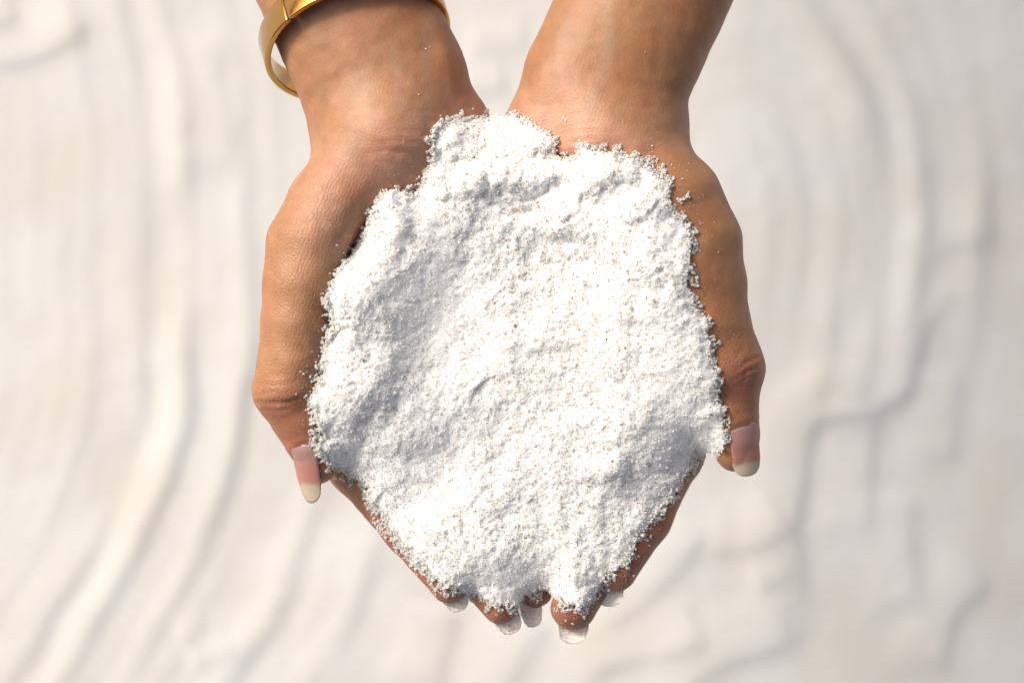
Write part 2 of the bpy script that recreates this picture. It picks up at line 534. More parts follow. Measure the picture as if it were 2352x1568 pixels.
# every point: u, v, height, radius in sheet units (7.2 to the millimetre)
HAND_A = dict(
    lo=(60, -1300, -340), hi=(1330, 1480, 230),
    arm=[(225, -1180, -60, 250), (440, -760, -60, 245), (642, -380, -60, 210), (796, 0, -62, 189), (884, 200, -62, 193), (895, 300, -60, 185)],
    palm=[
        ([(893, 300, -40, 150), (850, 430, -60, 110)], 1.0),
        ([(1032, 292, -92, 96), (1085, 430, -140, 92), (1090, 560, -175, 88), (1088, 830, -225, 64)], 1.0),
        ([(860, 420, -70, 80), (800, 620, -90, 78), (785, 800, -90, 68)], 1.0),
        ([(920, 420, -95, 76), (890, 640, -140, 74), (885, 850, -160, 66)], 1.0),
        ([(980, 400, -105, 76), (990, 640, -180, 74), (988, 860, -210, 64)], 1.0),
    ],
    thumb=[(824, 362, 2, 88), (752, 468, 12, 92), (706, 560, 22, 93), (692, 650, 30, 88), (680, 740, 34, 80), (668, 830, 34, 77), (657, 893, 30, 77)],
    thumb_tip=[(657, 897, 30, 76), (690, 965, 18, 60), (712, 1020, 10, 50), (730, 1072, 2, 41)],
    web=[(705, 640, 10, 70), (780, 780, -70, 62)],
    fingers=[
        [(785, 800, -90, 66), (817, 1068, -112, 64), (933, 1219, -70, 50), (1030, 1344, -30, 40)],
        [(885, 850, -160, 64), (975, 1130, -160, 60), (1070, 1292, -105, 50), (1149, 1392, -60, 41)],
        [(988, 860, -210, 62), (1070, 1130, -205, 58), (1160, 1285, -155, 48), (1232, 1358, -112, 38)],
        [(1088, 830, -225, 60), (1115, 1050, -232, 52), (1140, 1170, -205, 42), (1165, 1250, -170, 34)],
    ])
HAND_B = dict(
    lo=(1030, -1300, -340), hi=(2330, 1480, 230),
    arm=[(2090, -1180, -60, 250), (1860, -760, -60, 245), (1645, -380, -60, 208), (1478, 0, -62, 187), (1387, 200, -62, 189), (1402, 300, -60, 183)],
    palm=[
        ([(1403, 300, -40, 150), (1440, 430, -60, 110)], 1.0),
        ([(1255, 292, -92, 98), (1215, 430, -140, 90), (1240, 560, -175, 88), (1270, 830, -225, 64)], 1.0),
        ([(1440, 420, -70, 80), (1540, 620, -90, 78), (1592, 800, -90, 68)], 1.0),
        ([(1390, 420, -95, 76), (1440, 640, -140, 74), (1490, 850, -160, 66)], 1.0),
        ([(1330, 400, -105, 76), (1345, 640, -180, 74), (1385, 860, -210, 64)], 1.0),
    ],
    thumb=[(1476, 362, 2, 98), (1556, 458, 10, 103), (1605, 560, 20, 100), (1622, 650, 28, 90), (1645, 750, 32, 80), (1680, 847, 32, 77)],
    thumb_tip=[(1680, 850, 32, 76), (1676, 945, 20, 62), (1688, 1000, 12, 54), (1691, 1036, 6, 48)],
    ridge=[(1520, 470, 60, 72), (1572, 620, 78, 62), (1600, 740, 72, 54), (1640, 845, 50, 60)],
    web=[(1612, 640, 10, 70), (1605, 780, -70, 62)],
    fingers=[
        [(1592, 800, -90, 66), (1557, 1040, -112, 60), (1487, 1192, -75, 52), (1417, 1312, -35, 46)],
        [(1490, 850, -160, 64), (1435, 1130, -155, 62), (1372, 1290, -95, 57), (1318, 1393, -50, 54)],
        [(1385, 860, -210, 62), (1330, 1130, -205, 56), (1305, 1250, -175, 46), (1285, 1335, -150, 38)],
        [(1270, 830, -225, 60), (1250, 1050, -232, 50), (1225, 1160, -205, 42), (1215, 1240, -175, 34)],
    ])

# creases: (polyline, half width, depth) cut into the surface facing the camera
CREASES_A = [
    ([(660, 1032), (676, 1016), (700, 1008), (722, 1018)], 7, -2.5),
    ([(590, 925), (625, 926), (660, 925), (700, 910)], 5, 5),
    ([(588, 905), (630, 900), (665, 905)], 4, 2.5), ([(595, 880), (640, 885), (680, 878)], 4, 2),
    ([(610, 860), (650, 862)], 4, 1.6), ([(605, 940), (640, 945), (690, 925)], 4, 2),
    ([(690, 835), (730, 820), (760, 815)], 4, 2.5),
    ([(850, 352), (890, 346), (930, 352), (970, 372), (1000, 400)], 4.5, 2.8),
    ([(865, 330), (910, 322), (960, 330), (1000, 348)], 4.5, 2.3), ([(880, 305), (930, 300), (990, 312), (1040, 330)], 4.5, 2.3),
    ([(900, 280), (960, 272), (1040, 290)], 4.5, 1.8), ([(930, 372), (965, 400), (985, 440)], 4.5, 2.8),
    ([(860, 370), (910, 380), (950, 415)], 4.5, 2.3), ([(930, 262), (990, 255), (1070, 262)], 4.5, 1.8),
    ([(905, 392), (940, 425)], 4.5, 2.3), ([(780, 395), (820, 380), (850, 385)], 4, 1.2),
    ([(985, -40), (1000, 40), (1025, 150), (1050, 240)], 20, -5),
]
CREASES_B = [
    ([(1672, 1040), (1671, 1000), (1682, 974), (1708, 961), (1742, 956)], 7, -2.5),
    ([(1758, 838), (1735, 845), (1712, 855), (1690, 870)], 4, 4), ([(1745, 818), (1720, 828), (1692, 848)], 4, 3.5),
    ([(1752, 868), (1725, 866), (1700, 874)], 4, 3), ([(1742, 884), (1715, 884), (1690, 888)], 4, 2.6),
    ([(1710, 800), (1690, 820)], 4, 2), ([(1735, 850), (1728, 880), (1722, 900)], 4, 2), ([(1715, 846), (1708, 880)], 4, 2),
    ([(1670, 930), (1700, 925), (1728, 926)], 4, 1.6), ([(1655, 790), (1690, 772)], 4, 1.2),
    ([(1215, 352), (1240, 330), (1290, 310), (1350, 300), (1410, 305)], 4.5, 2.5),
    ([(1245, 360), (1290, 330), (1360, 318), (1430, 325)], 4.5, 2.3), ([(1300, 350), (1350, 330), (1410, 335), (1470, 345)], 4.5, 2),
    ([(1230, 330), (1270, 300), (1330, 285), (1390, 285)], 4.5, 2), ([(1260, 285), (1320, 262), (1390, 258)], 4.5, 1.8),
    ([(1290, 240), (1350, 226), (1400, 225)], 4.5, 1.5), ([(1340, 360), (1400, 348), (1460, 358)], 4.5, 1.8),
    ([(1330, 352), (1310, 330), (1300, 300)], 4.5, 1.4), ([(1205, 235), (1250, 245), (1290, 240)], 4.5, 1.5),
]

def gauss(u, v, cu, cv, su, sv=None):
    sv = sv or su
    return np.exp(-((u - cu) / su) ** 2 - ((v - cv) / sv) ** 2)

def build_hand(spec, parent, creases, which):
    f = Field(spec['lo'], spec['hi'])
    f.add_chain(spec['arm'], f=0.70, k=30, chain_k=8)
    for pts, fz in spec['palm']:
        f.add_chain(pts, f=fz, k=44, chain_k=14)
    f.add_chain(spec['thumb'], k=44, chain_k=10)
    f.add_chain(spec['web'], k=50)
    if 'ridge' in spec:
        f.add_chain(spec['ridge'], k=60, chain_k=30)
    f.add_chain(spec['thumb_tip'], k=10, chain_k=18)
    f.freeze()
    for i, pts in enumerate(spec['fingers']):
        f.add_chain(pts, k=36, chain_k=22, target=i)
    pos, quads = f.mesh()
    u, v, z = pos.T
    # normals in sheet space, for the creases and fine undulation
    a_, b_, c_, d_ = (pos[quads[:, i]] for i in range(4))
    fn = np.cross(c_ - a_, d_ - b_)
    nr = np.zeros_like(pos)
    for i in range(4):
        np.add.at(nr, quads[:, i], fn)
    nr /= np.linalg.norm(nr, axis=1)[:, None] + 1e-9
    outward = np.sign((nr[:, 2] * (z - np.median(z))).sum())
    nr *= outward
    disp = vnoise(u + z * 0.6, v - z * 0.5, 55, 21) * 1.6 + vnoise(u - z * 0.4, v + z * 0.7, 22, 22) * 0.6
    for line, hw, dep in creases:
        dd, _, t = poly_near(u, v, line)
        disp -= np.where(nr[:, 2] > 0.05, dep * (0.6 if dep > 0 and line[0][1] < 470 else 1.0) * np.exp(-(dd / hw) ** 2) * (0.35 + 0.65 * np.sin(np.pi * np.clip(t, 0.06, 0.94))), 0)
    pos = pos + nr * disp[:, None]
    # keep the fine detail small on smooth inner skin, larger on the back of the thumb
    if which == 'A':
        fine = 0.35 + 0.65 * np.clip(gauss(u, v, 760, 480, 130, 150) + gauss(u, v, 690, 650, 110, 220) + gauss(u, v, 640, 880, 90, 60), 0, 1)
    else:
        fine = 0.30 + 0.45 * np.clip(gauss(u, v, 1350, 300, 170, 90) + gauss(u, v, 1690, 780, 90, 160), 0, 1)
    # natural skin colouring: paler pinkish palm, browner outer side, ruddy finger ends; shade painted into arm B
    brown, palm, ruddy = np.array([0.338, 0.163, 0.080]), np.array([0.50, 0.262, 0.178]), np.array([0.285, 0.108, 0.062])
    if which == 'A':
        kp = np.clip(0.75 * gauss(u, v, 900, 400, 110, 130) + 0.7 * gauss(u, v, 1080, 260, 70, 60) + 0.5 * gauss(u, v, 740, 480, 60, 120), 0, 1)
        kr = np.clip(gauss(u, v, 690, 985, 90, 75) + 0.6 * gauss(u, v, 640, 930, 70, 40), 0, 1)
    else:
        brown = brown * np.array([0.93, 0.90, 0.86])  # shade on this arm put into its skin colour as a darker brown
        kp = np.clip(0.95 * gauss(u, v, 1240, 290, 90, 90) + 0.8 * gauss(u, v, 1380, 330, 130, 70), 0, 1)
        kr = np.clip(gauss(u, v, 1690, 920, 90, 90) + 0.7 * gauss(u, v, 1720, 860, 60, 50), 0, 1)
    veins = ([[(985, 20), (975, 130), (985, 240), (960, 330), (930, 420)], [(900, 120), (920, 230), (965, 320)], [(870, 440), (905, 470), (935, 520)]] if which == 'A'
             else [[(1310, 20), (1285, 110), (1275, 200), (1245, 280)], [(1400, 60), (1385, 170), (1350, 250)]])
    vein = np.zeros_like(u)
    for ln in veins:
        vein = np.maximum(vein, np.exp(-(poly_near(u, v, ln)[0] / 13) ** 2))
    vein = vein * np.clip(nr[:, 2] * 2, 0, 1)
    kr = np.maximum(kr, np.clip((v - 1050) / 200, 0, 1))
    rgb = brown + (palm - brown) * kp[:, None]
    rgb = rgb + (ruddy - rgb) * (kr * 0.8)[:, None]
    rgb = rgb + (np.array([0.30, 0.21, 0.15]) - rgb) * (0.28 * vein)[:, None]
    blot = np.clip(vnoise(u + 0.5 * z, v - 0.5 * z, 48, 25) * 0.6 + vnoise(u - 0.3 * z, v, 19, 26) * 0.4, -1, 1)
    rgb = rgb * (1 + np.stack([0.03 * blot, -0.07 * blot, -0.08 * blot], 1))
    o = new_obj('arm', to_world(pos), quads, SKIN, parent)
    add_color(o, 'skin_colour', rgb)
    add_vec(o, 'skin_map', pos)
    add_float(o, 'fine', fine)
    add_float(o, 'wrist', 0.45 * (gauss(u, v, 950, 320, 150, 75) if which == 'A' else np.clip(gauss(u, v, 1330, 300, 170, 80) + 0.6 * gauss(u, v, 1400, 150, 170, 70), 0, 1)))
    return o, f

def top_bilinear(f, u, v):
    if not hasattr(f, 'T'):
        f.T = f.top()
    x, y = (u - f.lo[0]) / HS, (v - f.lo[1]) / HS
    i, j = int(x), int(y)
    if not (0 <= i < f.n[0] - 1 and 0 <= j < f.n[1] - 1):
        return float('nan')
    a_, b_ = x - i, y - j
    q = f.T[i:i + 2, j:j + 2]
    return q[0, 0] * (1 - a_) * (1 - b_) + q[1, 0] * a_ * (1 - b_) + q[0, 1] * (1 - a_) * b_ + q[1, 1] * a_ * b_

def nail(parent, base, direc, normal, width, length, rc, bed, dusty=False, taper=0.82, tip=0.27, lift=0.0, field=None):
    """a curved nail plate: base point, pointing direction, outward normal, in sheet units"""
    d = np.array(direc, float); d /= np.linalg.norm(d)
    n = np.array(normal, float); n -= d * (n @ d); n /= np.linalg.norm(n)
    sd = np.cross(d, n)
    NS, NT = 26, 15
    verts, cols = [], []
    pink, lilac, cream = np.array([0.50, 0.235, 0.18]), np.array([0.43, 0.265, 0.245]), np.array([0.58, 0.50, 0.37])
    for lay in (0, 1):
        for i in range(NS):
            s = i / (NS - 1)
            for j in range(NT):
                q = 2 * j / (NT - 1) - 1
                e = abs(q)
                # rounded cuticle and rounded free edge
                s0 = 0.15 * (1 - math.sqrt(max(0, 1 - e ** 2.2 * 0.9)))
                s1 = 1 - tip * (1 - math.sqrt(max(0, 1 - e ** 2.4)))
                ss = s0 + (s1 - s0) * s
                wd = width * (0.5 + 0.0 * s) * (1 - (1 - taper) * max(0, ss) ** 2) * (0.93 + 0.07 * min(1, ss * 6))
                ang = q * wd / rc
                p = np.array(base) + d * (ss * length) + sd * (rc * math.sin(ang)) + n * (rc * (math.cos(ang) - 1))
                p = p + n * (lift + 3.0 * math.sin(math.pi * min(1, ss)) - 5.0 * ss * ss)
                if field is not None:
                    zt = top_bilinear(field, p[0], p[1])
                    if zt == zt:
                        p[2] = max(p[2], zt - 2.2 + 5.6 * min(1, max(0, (s - 0.01) / 0.09)) * min(1, (1 - e) / 0.12 + 0.12) + 1.2 * (1 - e * e))
                if lay:
                    p = p - n * 2.4
                verts.append(p)
                smile = bed + 0.07 * (q * q) * (1 if e < 1 else 1) - 0.02
                k = 1 / (1 + math.exp(-(ss - smile) / 0.014))
                m_ = 1 / (1 + math.exp(-(ss - 0.30) / 0.07))
                cols.append((lilac * (1 - m_) + pink * m_) * (1 - k) + cream * k)
    F = []
    M = NS * NT
    for i in range(NS - 1):
        for j in range(NT - 1):
            a_ = i * NT + j
            F.append((a_, a_ + 1, a_ + NT + 1, a_ + NT))
            F.append((M + a_, M + a_ + NT, M + a_ + NT + 1, M + a_ + 1))
    ring = [j for j in range(NT)] + [i * NT + NT - 1 for i in range(1, NS)] + [(NS - 1) * NT + j for j in range(NT - 2, -1, -1)] + [i * NT for i in range(NS - 2, 0, -1)]
    for a_, b_ in zip(ring, ring[1:] + ring[:1]):
        F.append((a_, M + a_, M + b_, b_))
    o = new_obj('fingernail', to_world(np.array(verts)), F, NAIL_D if dusty else NAIL, parent)
    add_color(o, 'nail_colour', np.array(cols))
    return o

person = bpy.data.objects.new('person', None)
C.objects.link(person)
tag(person, 'two bare tanned arms with cupped hands holding out a heap of white sand', 'person')
arm_a, fa = build_hand(HAND_A, person, CREASES_A, 'A')
arm_b, fb = build_hand(HAND_B, person, CREASES_B, 'B')
tag(arm_a, 'tanned arm with a gold bangle round its wrist')
tag(arm_b, 'tanned arm with a bare wrist')

t = nail(arm_a, (684, 1020, 59), (0.20, 0.97, -0.30), (-0.62, 0.10, 0.78), 84, 146, 46, 0.68, taper=0.68, tip=0.30, field=fa)
tag(t, 'long pink thumbnail with a cream tip')
t = nail(arm_b, (1708, 972, 72), (0.11, 0.98, -0.28), (0.30, 0.10, 0.95), 80, 128, 52, 0.76, taper=0.9, field=fb)
tag(t, 'long pink thumbnail with a wide cream tip')
def tip_nail(arm, tip, prev, r, over, width, lbl=None):
    tip, prev = np.array(tip, float), np.array(prev, float)
    d = tip - prev; d /= np.linalg.norm(d)
    d2 = d.copy(); d2[2] *= 0.2; d2 /= np.linalg.norm(d2)
    nrm = np.array([0, 0.12, -1.0])
    base = tip - d2 * 40 + nrm * (r * 0.52)
    return nail(arm, base, d2, nrm, width, 40 + r + over, width * 0.62, 0.35, dusty=True, taper=0.8)
FA, FB = HAND_A['fingers'], HAND_B['fingers']
tip_nail(arm_a, (1028, 1344, -30), (990, 1282, -30), 40, 24, 72)
tip_nail(arm_a, (1151, 1392, -60), (1120, 1330, -60), 41, 25, 74)
tip_nail(arm_a, (1214, 1362, -95), (1204, 1300, -95), 38, 38, 60)
tip_nail(arm_b, (1319, 1393, -50), (1324, 1320, -50), 54, 28, 86)
tip_nail(arm_b, (1409, 1314, -35), (1424, 1250, -35), 46, 31, 78)

# ------------------------------------------------------------------ gold bangle round the wrist
bangle = bpy.data.objects.new('bracelet', None)
C.objects.link(bangle)
tag(bangle, 'shiny yellow gold bangle hanging loosely round the bare wrist', 'bracelet')
e1 = np.array([0.96, -0.28, 0.0]); e1 /= np.linalg.norm(e1)
nz = 0.585
n_ = np.array([0.28, 0.96, 0.0]); n_ /= np.linalg.norm(n_)
n_ = n_ * math.sqrt(1 - nz * nz) + np.array([0, 0, nz])
e2 = np.cross(n_, e1)
if e2[2] < 0: e2 = -e2
bc, ba, bb, bw, bt = np.array([814., 74., -84.]), 212.0, 212.0, 34.0, 8.0
def band(p0, p1, nm='band'):
    prof = []
    cr = 3.2
    for (sx, sy) in ((1, 1), (-1, 1), (-1, -1), (1, -1)):        # rounded rectangle: thickness x width
        for q in range(4):
            a0 = math.atan2(sy, sx) - math.pi / 4 + q * math.pi / 6
            prof.append((sx * (bt - cr) + cr * math.cos(a0), sy * (bw - cr) + cr * math.sin(a0)))
    K = len(prof)
    steps = int(abs(p1 - p0) / R(2.0))
    vs, F = [], []
    for i in range(steps + 1):
        ph_ = p0 + (p1 - p0) * i / steps
        c0 = bc + e1 * ba * math.cos(ph_) + e2 * bb * math.sin(ph_)
        rad = e1 * math.cos(ph_) / ba + e2 * math.sin(ph_) / bb
        rad /= np.linalg.norm(rad)
        for (x_, y_) in prof:
            crown = -1.2 * (y_ / bw) ** 2
            vs.append(c0 + rad * (x_ + (crown if x_ > 0 else 0)) + n_ * y_)
    for i in range(steps):
        for k in range(K):
            F.append((i * K + k, i * K + (k + 1) % K, (i + 1) * K + (k + 1) % K, (i + 1) * K + k))
    for e, base in ((0, 0), (1, steps * K)):
        for k in range(1, K // 2):
            q = (base + k - 1, base + k, base + K - 1 - k, base + K - k)
            F.append(q if e else q[::-1])
    o = new_obj(nm, to_world(np.array(vs)), F, GOLD, bangle)
    return o
seam = R(129)
band(seam + R(0.45), seam + R(179.6))
band(seam + R(180.4), seam + R(359.55))

# ------------------------------------------------------------------ heap of sand in the hands
EDGE = [(1000,290),(1020,276),(1045,268),(1068,272),(1090,263),(1120,266),(1150,261),(1175,262),(1195,272),(1225,280),(1250,288),(1268,306),(1278,325),(1276,352),
 (1300,360),(1318,352),(1325,325),(1345,328),(1370,336),(1400,346),(1420,352),(1445,360),(1470,352),(1482,372),(1500,392),(1520,410),(1535,428),(1545,455),(1550,490),
 (1575,515),(1590,545),(1588,580),(1582,615),(1578,645),(1595,680),(1612,715),(1625,745),(1638,790),(1640,840),(1650,880),(1660,930),(1668,965),(1668,1008),(1655,1035),(1640,1046),
 (1612,1046),(1598,1036),(1590,1062),(1582,1085),(1565,1112),(1545,1140),(1520,1172),(1492,1210),(1462,1242),(1446,1280),(1420,1306),(1395,1325),(1380,1345),(1366,1375),(1330,1396),
 (1305,1392),(1280,1372),(1255,1358),(1232,1362),(1205,1378),(1185,1386),(1150,1392),(1122,1384),(1096,1368),(1064,1362),(1040,1350),(1006,1338),(975,1318),(948,1290),(930,1262),(905,1232),(888,1205),
 (862,1172),(845,1140),(828,1108),(800,1092),(775,1082),(748,1072),(730,1050),(722,1026),(736,998),(722,965),(712,930),(722,890),(738,858),(742,815),(750,775),(757,742),(746,700),(752,665),(775,625),(800,590),
 (822,560),(832,535),(846,495),(866,460),(885,436),(915,434),(950,446),(965,425),(978,395),(988,360),(990,325)]
PS = 4.0
pu = np.arange(690, 1700, PS); pv = np.arange(240, 1450, PS)
PU, PV = np.meshgrid(pu, pv)
def hand_top(u, v):
    z = np.full(u.shape, np.nan)
    for f in (fa, fb):
        if not hasattr(f, 'T'):
            f.T = f.top()
        i = np.round((u - f.lo[0]) / HS).astype(int); j = np.round((v - f.lo[1]) / HS).astype(int)
        ok = (i >= 0) & (j >= 0) & (i < f.n[0]) & (j < f.n[1])
        t = np.where(ok, f.T[np.clip(i, 0, f.n[0] - 1), np.clip(j, 0, f.n[1] - 1)], np.nan)
        z = np.fmax(z, t)
    return z
HT = hand_top(PU, PV)
ed, _, _ = poly_near(PU, PV, EDGE, True)
ins = inside(PU, PV, EDGE)
sd_ = np.where(ins, ed, -ed) + vnoise(PU, PV, 26, 31) * 7 + vnoise(PU, PV, 11, 32) * 4
# height of the rim carried smoothly across the heap
known = ~ins & (ed < 40) & ~np.isnan(HT)
rim = np.where(known, HT, 0.0)
wgt = known.astype(float)
def blur(a_, n):
    for _ in range(n):
        a_ = (a_ + np.roll(a_, 1, 0) + np.roll(a_, -1, 0)) / 3
        a_ = (a_ + np.roll(a_, 1, 1) + np.roll(a_, -1, 1)) / 3
    return a_
fill = np.zeros_like(rim); got = np.zeros_like(rim, bool)
for n in (3, 30, 200, 900):
    rb_, wb = blur(rim, n), blur(wgt, n)
    ok = (wb > 0.02) & ~got
    fill[ok] = (rb_ / np.maximum(wb, 1e-9))[ok]; got |= ok
fill[~got] = -20
HTf = np.where(np.isnan(HT), fill, HT)
base = fill.copy()
free = ins
for _ in range(700):
    nb = (np.roll(base, 1, 0) + np.roll(base, -1, 0) + np.roll(base, 1, 1) + np.roll(base, -1, 1)) / 4
    base = np.where(free, nb, base)
base = blur(base, 6)
dpos = np.maximum(sd_, 0)
Z = base + 20 * (1 - np.exp(-dpos / 14)) + 42 * (1 - np.exp(-dpos / 130))
# traced relief: (line, height, run on the sunny side, drop on the lee side)
RIDGES = [
    ([(925, 470), (905, 560), (872, 640), (850, 700), (800, 740)], 30, 70, 26),
    ([(1068, 925), (1005, 985), (945, 1045), (900, 1105)], 32, 60, 40),
    ([(1175, 690), (1178, 780), (1182, 840)], 9, 40, 12),
    ([(1000, 880), (940, 900), (880, 880)], 8, 50, 40),
    ([(1150, 640), (1190, 560), (1200, 500)], 10, 40, 30),
    ([(1345, 1270), (1350, 1320), (1345, 1365)], 18, 34, 26),
    ([(1080, 1130), (1030, 1200), (1000, 1260)], 10, 50, 36),
    ([(1480, 560), (1510, 640), (1500, 720), (1460, 800)], 14, 60, 50),
    ([(1240, 1130), (1310, 1080), (1400, 1040)], 12, 60, 50),
    ([(1420, 1130), (1390, 1190), (1330, 1230)], 12, 50, 36),
    ([(1520, 900), (1500, 960), (1470, 1010)], 8, 60, 40),
]
for line, amp, wl, wr in RIDGES:
    d, side, t = poly_near(PU + vnoise(PU, PV, 40, 41) * 12, PV + vnoise(PU, PV, 40, 42) * 12, line)
    s = d * side + wr * 0.4
    Z += 0.55 * amp * np.where(s < 0, np.exp(-(s / (1.3 * wl)) ** 2), np.exp(-(s / (1.7 * wr)) ** 2)) * np.exp(-np.maximum(0, d - 60) ** 2 / 50 ** 2)
BUMPS = [(1205, 405, 62, 46, 20), (1130, 385, 60, 40, 20), (1285, 520, 80, 52, 34), (1360, 400, 70, 50, 22), (1075, 420, 50, 40, 18), (1405, 720, 60, 90, 24),
         (1330, 660, 70, 70, 12), (1390, 1080, 80, 46, 20), (1120, 1270, 110, 60, 22), (1480, 470, 50, 60, 14), (1000, 700, 120, 170, -46), (1020, 1070, 70, 80, -14),
         (1212, 480, 40, 14, -8), (1290, 905, 90, 60, -12), (1180, 960, 60, 60, -10), (840, 890, 70, 60, 14), (1350, 455, 30, 24, -14), (1520, 850, 60, 120, -10), (950, 1230, 60, 60, 14),
         (1180, 310, 90, 40, 10), (1280, 450, 22, 40, -16), (1390, 500, 20, 34, -10), (1130, 445, 40, 14, -4)]
for cu, cv, su, sv, amp in BUMPS:
    Z += 0.7 * amp * gauss(PU + vnoise(PU, PV, 36, 43) * 12, PV + vnoise(PU, PV, 36, 44) * 12, cu, cv, su, sv)
CLUMPS = [(1222, 412, 60, 40, 26, -50), (1160, 398, 40, 36, 16, 0), (1297, 378, 28, 32, 18, 0), (1284, 470, 52, 34, 22, -15), (1345, 424, 36, 32, 18, 20), (1410, 400, 60, 44, 22, 20),
          (1305, 512, 56, 40, 16, 0), (1082, 424, 44, 34, 18, 0), (1118, 440, 34, 24, 12, 30), (1008, 428, 40, 26, 14, 20), (1060, 330, 50, 40, 14, 0), (1150, 320, 56, 36, 16, 0), (1225, 330, 40, 34, 14, 0),
          (1455, 470, 50, 40, 14, 0), (1390, 560, 60, 44, 12, 10), (1320, 610, 60, 46, 12, 30), (1400, 690, 54, 70, 14, 0), (1420, 800, 50, 50, 8, 0), (1290, 760, 60, 44, 8, 0), (1390, 1075, 60, 34, 12, -15),
          (1470, 600, 46, 40, 10, 0), (1330, 1300, 40, 46, 14, 0), (1010, 1200, 60, 40, 9, 40), (880, 1160, 40, 30, 10, 40), (1190, 1120, 50, 34, 8, 0), (790, 800, 36, 50, 10, 0), (800, 960, 44, 36, 10, 0)]
for cu, cv, ra_, rb_, amp, ang in CLUMPS:
    wu = PU + vnoise(PU, PV, 26, 71) * 9 - cu; wv = PV + vnoise(PU, PV, 26, 72) * 9 - cv
    ca, sa = math.cos(R(ang)), math.sin(R(ang))
    q2 = ((wu * ca + wv * sa) / ra_) ** 2 + ((-wu * sa + wv * ca) / rb_) ** 2
    Z += amp * np.sqrt(np.maximum(0, 1 - q2)) * 0.62
smooth_m = np.clip(gauss(PU, PV, 1000, 700, 140, 220) + gauss(PU, PV, 990, 1100, 90, 110) + 0.7 * gauss(PU, PV, 1170, 1330, 90, 50) + 0.8 * gauss(PU, PV, 1540, 870, 80, 170), 0, 1)
top_m = np.clip(gauss(PU, PV, 1220, 400, 260, 140), 0, 1)
rough = 1.0 - 0.72 * smooth_m + 0.5 * top_m
ridged = lambda sc_, se: 1 - 2 * np.abs(vnoise(PU, PV, sc_, se))
Z += 0.5 * rough * (vnoise(PU, PV, 62, 51) * 8 + vnoise(PU, PV, 30, 52) * 6.5 - np.abs(vnoise(PU, PV, 20, 53)) * 5 + vnoise(PU, PV, 12, 54) * 3.4)
Z += vnoise(PU, PV, 7, 55) * 1.3
Z = np.maximum(Z, HTf + 5 + 4 * vnoise(PU, PV, 12, 57))
keep = sd_ > 0
zi = lambda u, v, A: A[np.clip(np.round((v - pv[0]) / PS).astype(int), 0, len(pv) - 1), np.clip(np.round((u - pu[0]) / PS).astype(int), 0, len(pu) - 1)]

# body of the heap: closed, top follows Z, underside lies in the palms
cellk = keep[:-1, :-1] & keep[:-1, 1:] & keep[1:, 1:] & keep[1:, :-1]
ids = np.arange(PU.size).reshape(PU.shape)
qt = np.stack([ids[:-1, :-1], ids[:-1, 1:], ids[1:, 1:], ids[1:, :-1]], -1)[cellk]
und = Z - 6 - 90 * (1 - np.exp(-dpos / 60))
vt = np.concatenate([np.stack([PU, PV, Z], -1).reshape(-1, 3), np.stack([PU, PV, und], -1).reshape(-1, 3)])
n0 = PU.size
edges = np.concatenate([qt[:, [0, 1]], qt[:, [1, 2]], qt[:, [2, 3]], qt[:, [3, 0]]])
key = np.sort(edges, 1)
_, inv, cnt = np.unique(key[:, 0].astype(np.int64) * n0 + key[:, 1], return_inverse=True, return_counts=True)
be = edges[cnt[inv] == 1]
allq = np.concatenate([qt, qt[:, ::-1] + n0, np.stack([be[:, 1], be[:, 0], be[:, 0] + n0, be[:, 1] + n0], 1)])
used = np.unique(allq)
remap = np.full(2 * n0, -1); remap[used] = np.arange(len(used))
pile = new_obj('sand_pile', to_world(vt[used]), remap[allq], PACKED)
tag(pile, 'heap of coarse white sand lying in the cupped hands', 'sand')

# grains: every one a small irregular solid, joined into one mesh
phi = (1 + 5 ** 0.5) / 2
ICO = np.array([(-1, phi, 0), (1, phi, 0), (-1, -phi, 0), (1, -phi, 0), (0, -1, phi), (0, 1, phi), (0, -1, -phi), (0, 1, -phi), (phi, 0, -1), (phi, 0, 1), (-phi, 0, -1), (-phi, 0, 1)])
ICO /= np.linalg.norm(ICO[0])
ICOF = np.array([(0,11,5),(0,5,1),(0,1,7),(0,7,10),(0,10,11),(1,5,9),(5,11,4),(11,10,2),(10,7,6),(7,1,8),(3,9,4),(3,4,2),(3,2,6),(3,6,8),(3,8,9),(4,9,5),(2,4,11),(6,2,10),(8,6,7),(9,8,1)])
OCT = np.array([(1, 0, 0), (-1, 0, 0), (0, 1, 0), (0, -1, 0), (0, 0, 1), (0, 0, -1)], float)
OCTF = np.array([(0, 2, 4), (2, 1, 4), (1, 3, 4), (3, 0, 4), (2, 0, 5), (1, 2, 5), (3, 1, 5), (0, 3, 5)])
